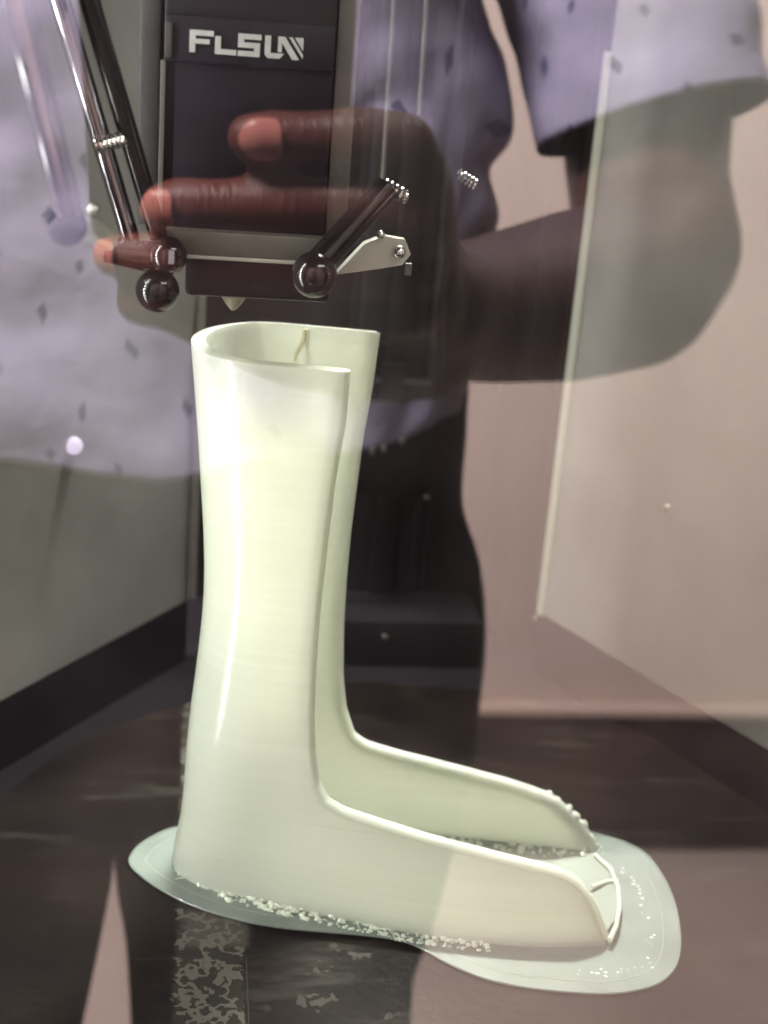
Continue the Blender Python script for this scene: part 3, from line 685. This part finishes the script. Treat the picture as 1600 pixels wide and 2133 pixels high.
# finger nails: curved plates on the three visible tips
def nail(c, length_dir, up_dir, L, W, R):
    bm = bmesh.new(); lx = length_dir.normalized(); uz = up_dir.normalized(); wy = uz.cross(lx).normalized(); uz = lx.cross(wy)
    n = 14; m_ = 10; rows = []
    for i in range(n + 1):
        t = i / n * 2 - 1; row = []
        hw = W * (1 - abs(t) ** 5 * .45) * (1 if t < .2 else math.sqrt(max(.05, 1 - ((t - .2) / .85) ** 2)))
        for j in range(m_ + 1):
            s_ = j / m_ * 2 - 1; ang = s_ * hw / R
            rows_r = R - .0007 * max(0, t) ** 2 * 3
            row.append(bm.verts.new(c + lx * (L * t) + wy * (rows_r * math.sin(ang)) + uz * (rows_r * math.cos(ang))))
        rows.append(row)
    for r0, r1_ in zip(rows, rows[1:]):
        for j in range(m_): bm.faces.new((r0[j], r0[j + 1], r1_[j + 1], r1_[j]))
    o = obj('nail', bm, m_nail, person, True); md = o.modifiers.new('t', 'SOLIDIFY'); md.thickness = .0006; md.offset = 0
UPN = (FW * 1.0 + Vector((0, 0, .25))).normalized()
nail(pp(540, 285, .0072), pp(490, 286, .0066) - pp(580, 285, .0075), UPN, .0060, .0066, .0075)
nail(pp(340, 430, .0068), pp(305, 430, .0045) - pp(370, 430, .0078), UPN - CX * .2, .0050, .0064, .0078)
nail(pp(243, 530, -.001), pp(225, 528, -.006) - pp(290, 536, .003), UPN - CX * .6, .0050, .0058, .0068)
# hair
bm = bmesh.new(); add_sphere(bm, bp_(0, -.578, 1.59), .1, 32, .83, 1.0, 1.12)
bmesh.ops.delete(bm, geom=[v for v in bm.verts if v.co.z < 1.60 - (v.co.y + .578) * -.55 and v.co.y > -.62 or v.co.z < 1.50], context='VERTS')
o = obj('hair', bm, m_hair, person, True); md = o.modifiers.new('t', 'SOLIDIFY'); md.thickness = .008

# shirt: torso and two short sleeves
hem = real(500, 935, .47).z
edge = [(real(*q, Y_T).z, real(*q, Y_T).x) for q in ((955, 900), (972, 820), (1015, 640), (1028, 490), (1045, 430), (1036, 350), (1082, 290), (1106, 225), (1092, 130), (1066, 60), (1062, -20))]
edge = [(hem - .02, edge[0][1])] + edge + [(1.30, .185), (1.345, .175), (1.375, .12), (1.40, .03), (1.425, .012)]
edge.sort(); edge = [(z_, x_ - (.006 + .008 * sm((z_ - 1.19) / .03) * (1 - sm((z_ - 1.30) / .03)) if x_ > .1 else 0)) for z_, x_ in edge]
bm = bmesh.new(); rows = []; NZ, NT = 110, 160
for i in range(NZ + 1):
    zz = hem - .004 + (1.425 - hem + .004) * i / NZ
    wr = smooth_tab(zz, edge) - TCX
    wl = min(.215, wr + .02) if zz < 1.3 else wr
    dp = .112 if zz < 1.28 else .112 - .055 * sm((zz - 1.28) / .14)
    row = []
    for k in range(NT):
        th = 2 * math.pi * k / NT; c_, s_ = math.cos(th), math.sin(th)
        ex = .75
        px_ = math.copysign(abs(c_) ** ex, c_) * (wr if c_ > 0 else wl); py_ = math.copysign(abs(s_) ** ex, s_) * dp
        P = Vector((TCX + px_, -.565 + py_, zz))
        n1 = noise.noise(Vector((P.x * 11, zz * 5 + 2, P.y * 8))) ; n2 = noise.noise(Vector((P.x * 30 + zz * 22, zz * 14, P.y * 20)))
        fold = max(0, math.sin((P.x * 1.0 + zz * .55) * 60 + 2 * n1)) ** 2
        side = sm((P.x - .02) / .12)
        n3 = noise.noise(Vector((P.x * 55 - zz * 30, zz * 34, P.y * 30)))
        dsp = .016 * n1 + .011 * n2 + .004 * n3 + .011 * fold * side
        P += Vector((c_ * .25, s_, 0)) * dsp
        if i < 12: P.z += (.007 * math.sin(th * 3) + .010 * math.cos(th) + .012 * noise.noise(Vector((P.x * 16, 3.1, 0)))) * (1 - i / 12)
        row.append(bm.verts.new(P))
    rows.append(row)
for r0, r1_ in zip(rows, rows[1:]):
    for k in range(NT): bm.faces.new((r0[k], r0[(k + 1) % NT], r1_[(k + 1) % NT], r1_[k]))
def sleeve(S, O1, r0, r1, ux):
    rows = []; ax_ = (O1 - S).normalized(); u = (ux - ax_ * ux.dot(ax_)).normalized(); v = ax_.cross(u)
    for i in range(41):
        t = i / 40; c_ = S.lerp(O1, t); row = []
        for k in range(72):
            th = 2 * math.pi * k / 72
            R = r0 + (r1 - r0) * t
            d = u * math.cos(th) * R + v * math.sin(th) * R * .82
            P = c_ + d
            n1 = noise.noise(P * 14); n2 = noise.noise(Vector((P.x * 26, P.y * 26, P.z * 40)))
            P += d.normalized() * (.008 * n1 + .004 * n2) * min(1, t * 2 + .2)
            row.append(bm.verts.new(P))
        rows.append(row)
    for a_r, b_r in zip(rows, rows[1:]):
        for k in range(72): bm.faces.new((a_r[k], a_r[(k + 1) % 72], b_r[(k + 1) % 72], b_r[k]))
ol, orr = real(1152, 322, .50), real(1585, 195, .53)
sleeve(SH + Vector((.005, 0, .0)), (ol + orr) / 2, .070, (orr - ol).length / 2, orr - ol)
sleeve(bp_(-.20, -.565, 1.355), bp_(-.262, -.568, 1.14), .066, .062, Vector((1, 0, 0)))
shirt = obj('shirt', bm, m_shirt, person, True)
md = shirt.modifiers.new('t', 'SOLIDIFY'); md.thickness = .0012; md.offset = 1
# trousers
TY = .60
redge = sorted([(real(*q, TY).z, real(*q, TY).x) for q in ((965, 800), (962, 880), (955, 1030), (990, 1150), (1002, 1300), (988, 1450), (970, 1600), (905, 1850), (862, 1960), (850, 2133))])
crotch = real(240, 1790, TY)
legi = sorted([(real(*q, TY).z, real(*q, TY).x) for q in ((240, 1790), (262, 1900), (270, 2010), (276, 2133))])
legl = sorted([(real(*q, TY).z, real(*q, TY).x) for q in ((240, 1790), (215, 1920), (190, 2040), (170, 2133))])
bm = bmesh.new()
def ring(zz, xa, xb, yc, dp, n=96):
    row = []
    for k in range(n):
        th = 2 * math.pi * k / n; c_, s_ = math.cos(th), math.sin(th)
        P = Vector(((xa + xb) / 2 + (xb - xa) / 2 * math.copysign(abs(c_) ** .85, c_), yc + dp * math.copysign(abs(s_) ** .85, s_), zz))
        P += Vector((0, s_, 0)) * .006 * noise.noise(Vector((P.x * 14, P.y * 10, zz * 9)))
        row.append(bm.verts.new(P))
    return row
def skin(rows, n=96):
    for r0, r1_ in zip(rows, rows[1:]):
        for k in range(n): bm.faces.new((r0[k], r0[(k + 1) % n], r1_[(k + 1) % n], r1_[k]))
top = hem + .05; cz = real(240, 1790, .50).z
rows = []
for i in range(41):
    zz = top + (cz + .004 - top) * i / 40
    xr_ = smooth_tab(zz, redge); rows.append(ring(zz, 2 * crotch.x - xr_, xr_, -.59, .098))
skin(rows)
for side in (1, -1):
    rows = []
    for i in range(41):
        zz = cz + .06 + (.075 - cz - .06) * i / 40
        ro = lerp_tab(max(zz, redge[0][0]), redge); ri = lerp_tab(max(zz, legi[0][0]), legi) if side > 0 else lerp_tab(max(zz, legl[0][0]), legl)
        ro -= .03 * sm((.45 - zz) / .4); 
        if side > 0: rows.append(ring(zz, ri, ro - .002, -.592, .092 - .02 * sm((.6 - zz) / .5)))
        else: rows.append(ring(zz, 2 * crotch.x - ro + .002, ri, -.592, .092 - .02 * sm((.6 - zz) / .5)))
    skin(rows)
tr_o = obj('trousers', bm, m_trouser, person, True)
for side in (1, -1):
    bm = bmesh.new(); x = TCX + side * .13
    chain(bm, [(Vector((x, -.63, .045)), .045), (Vector((x, -.56, .045)), .045), (Vector((x + side * .01, -.46, .035)), .035)])
    for v in bm.verts: v.co.z = max(v.co.z, .001)
    obj('shoe', bm, m_shoe, person, True)
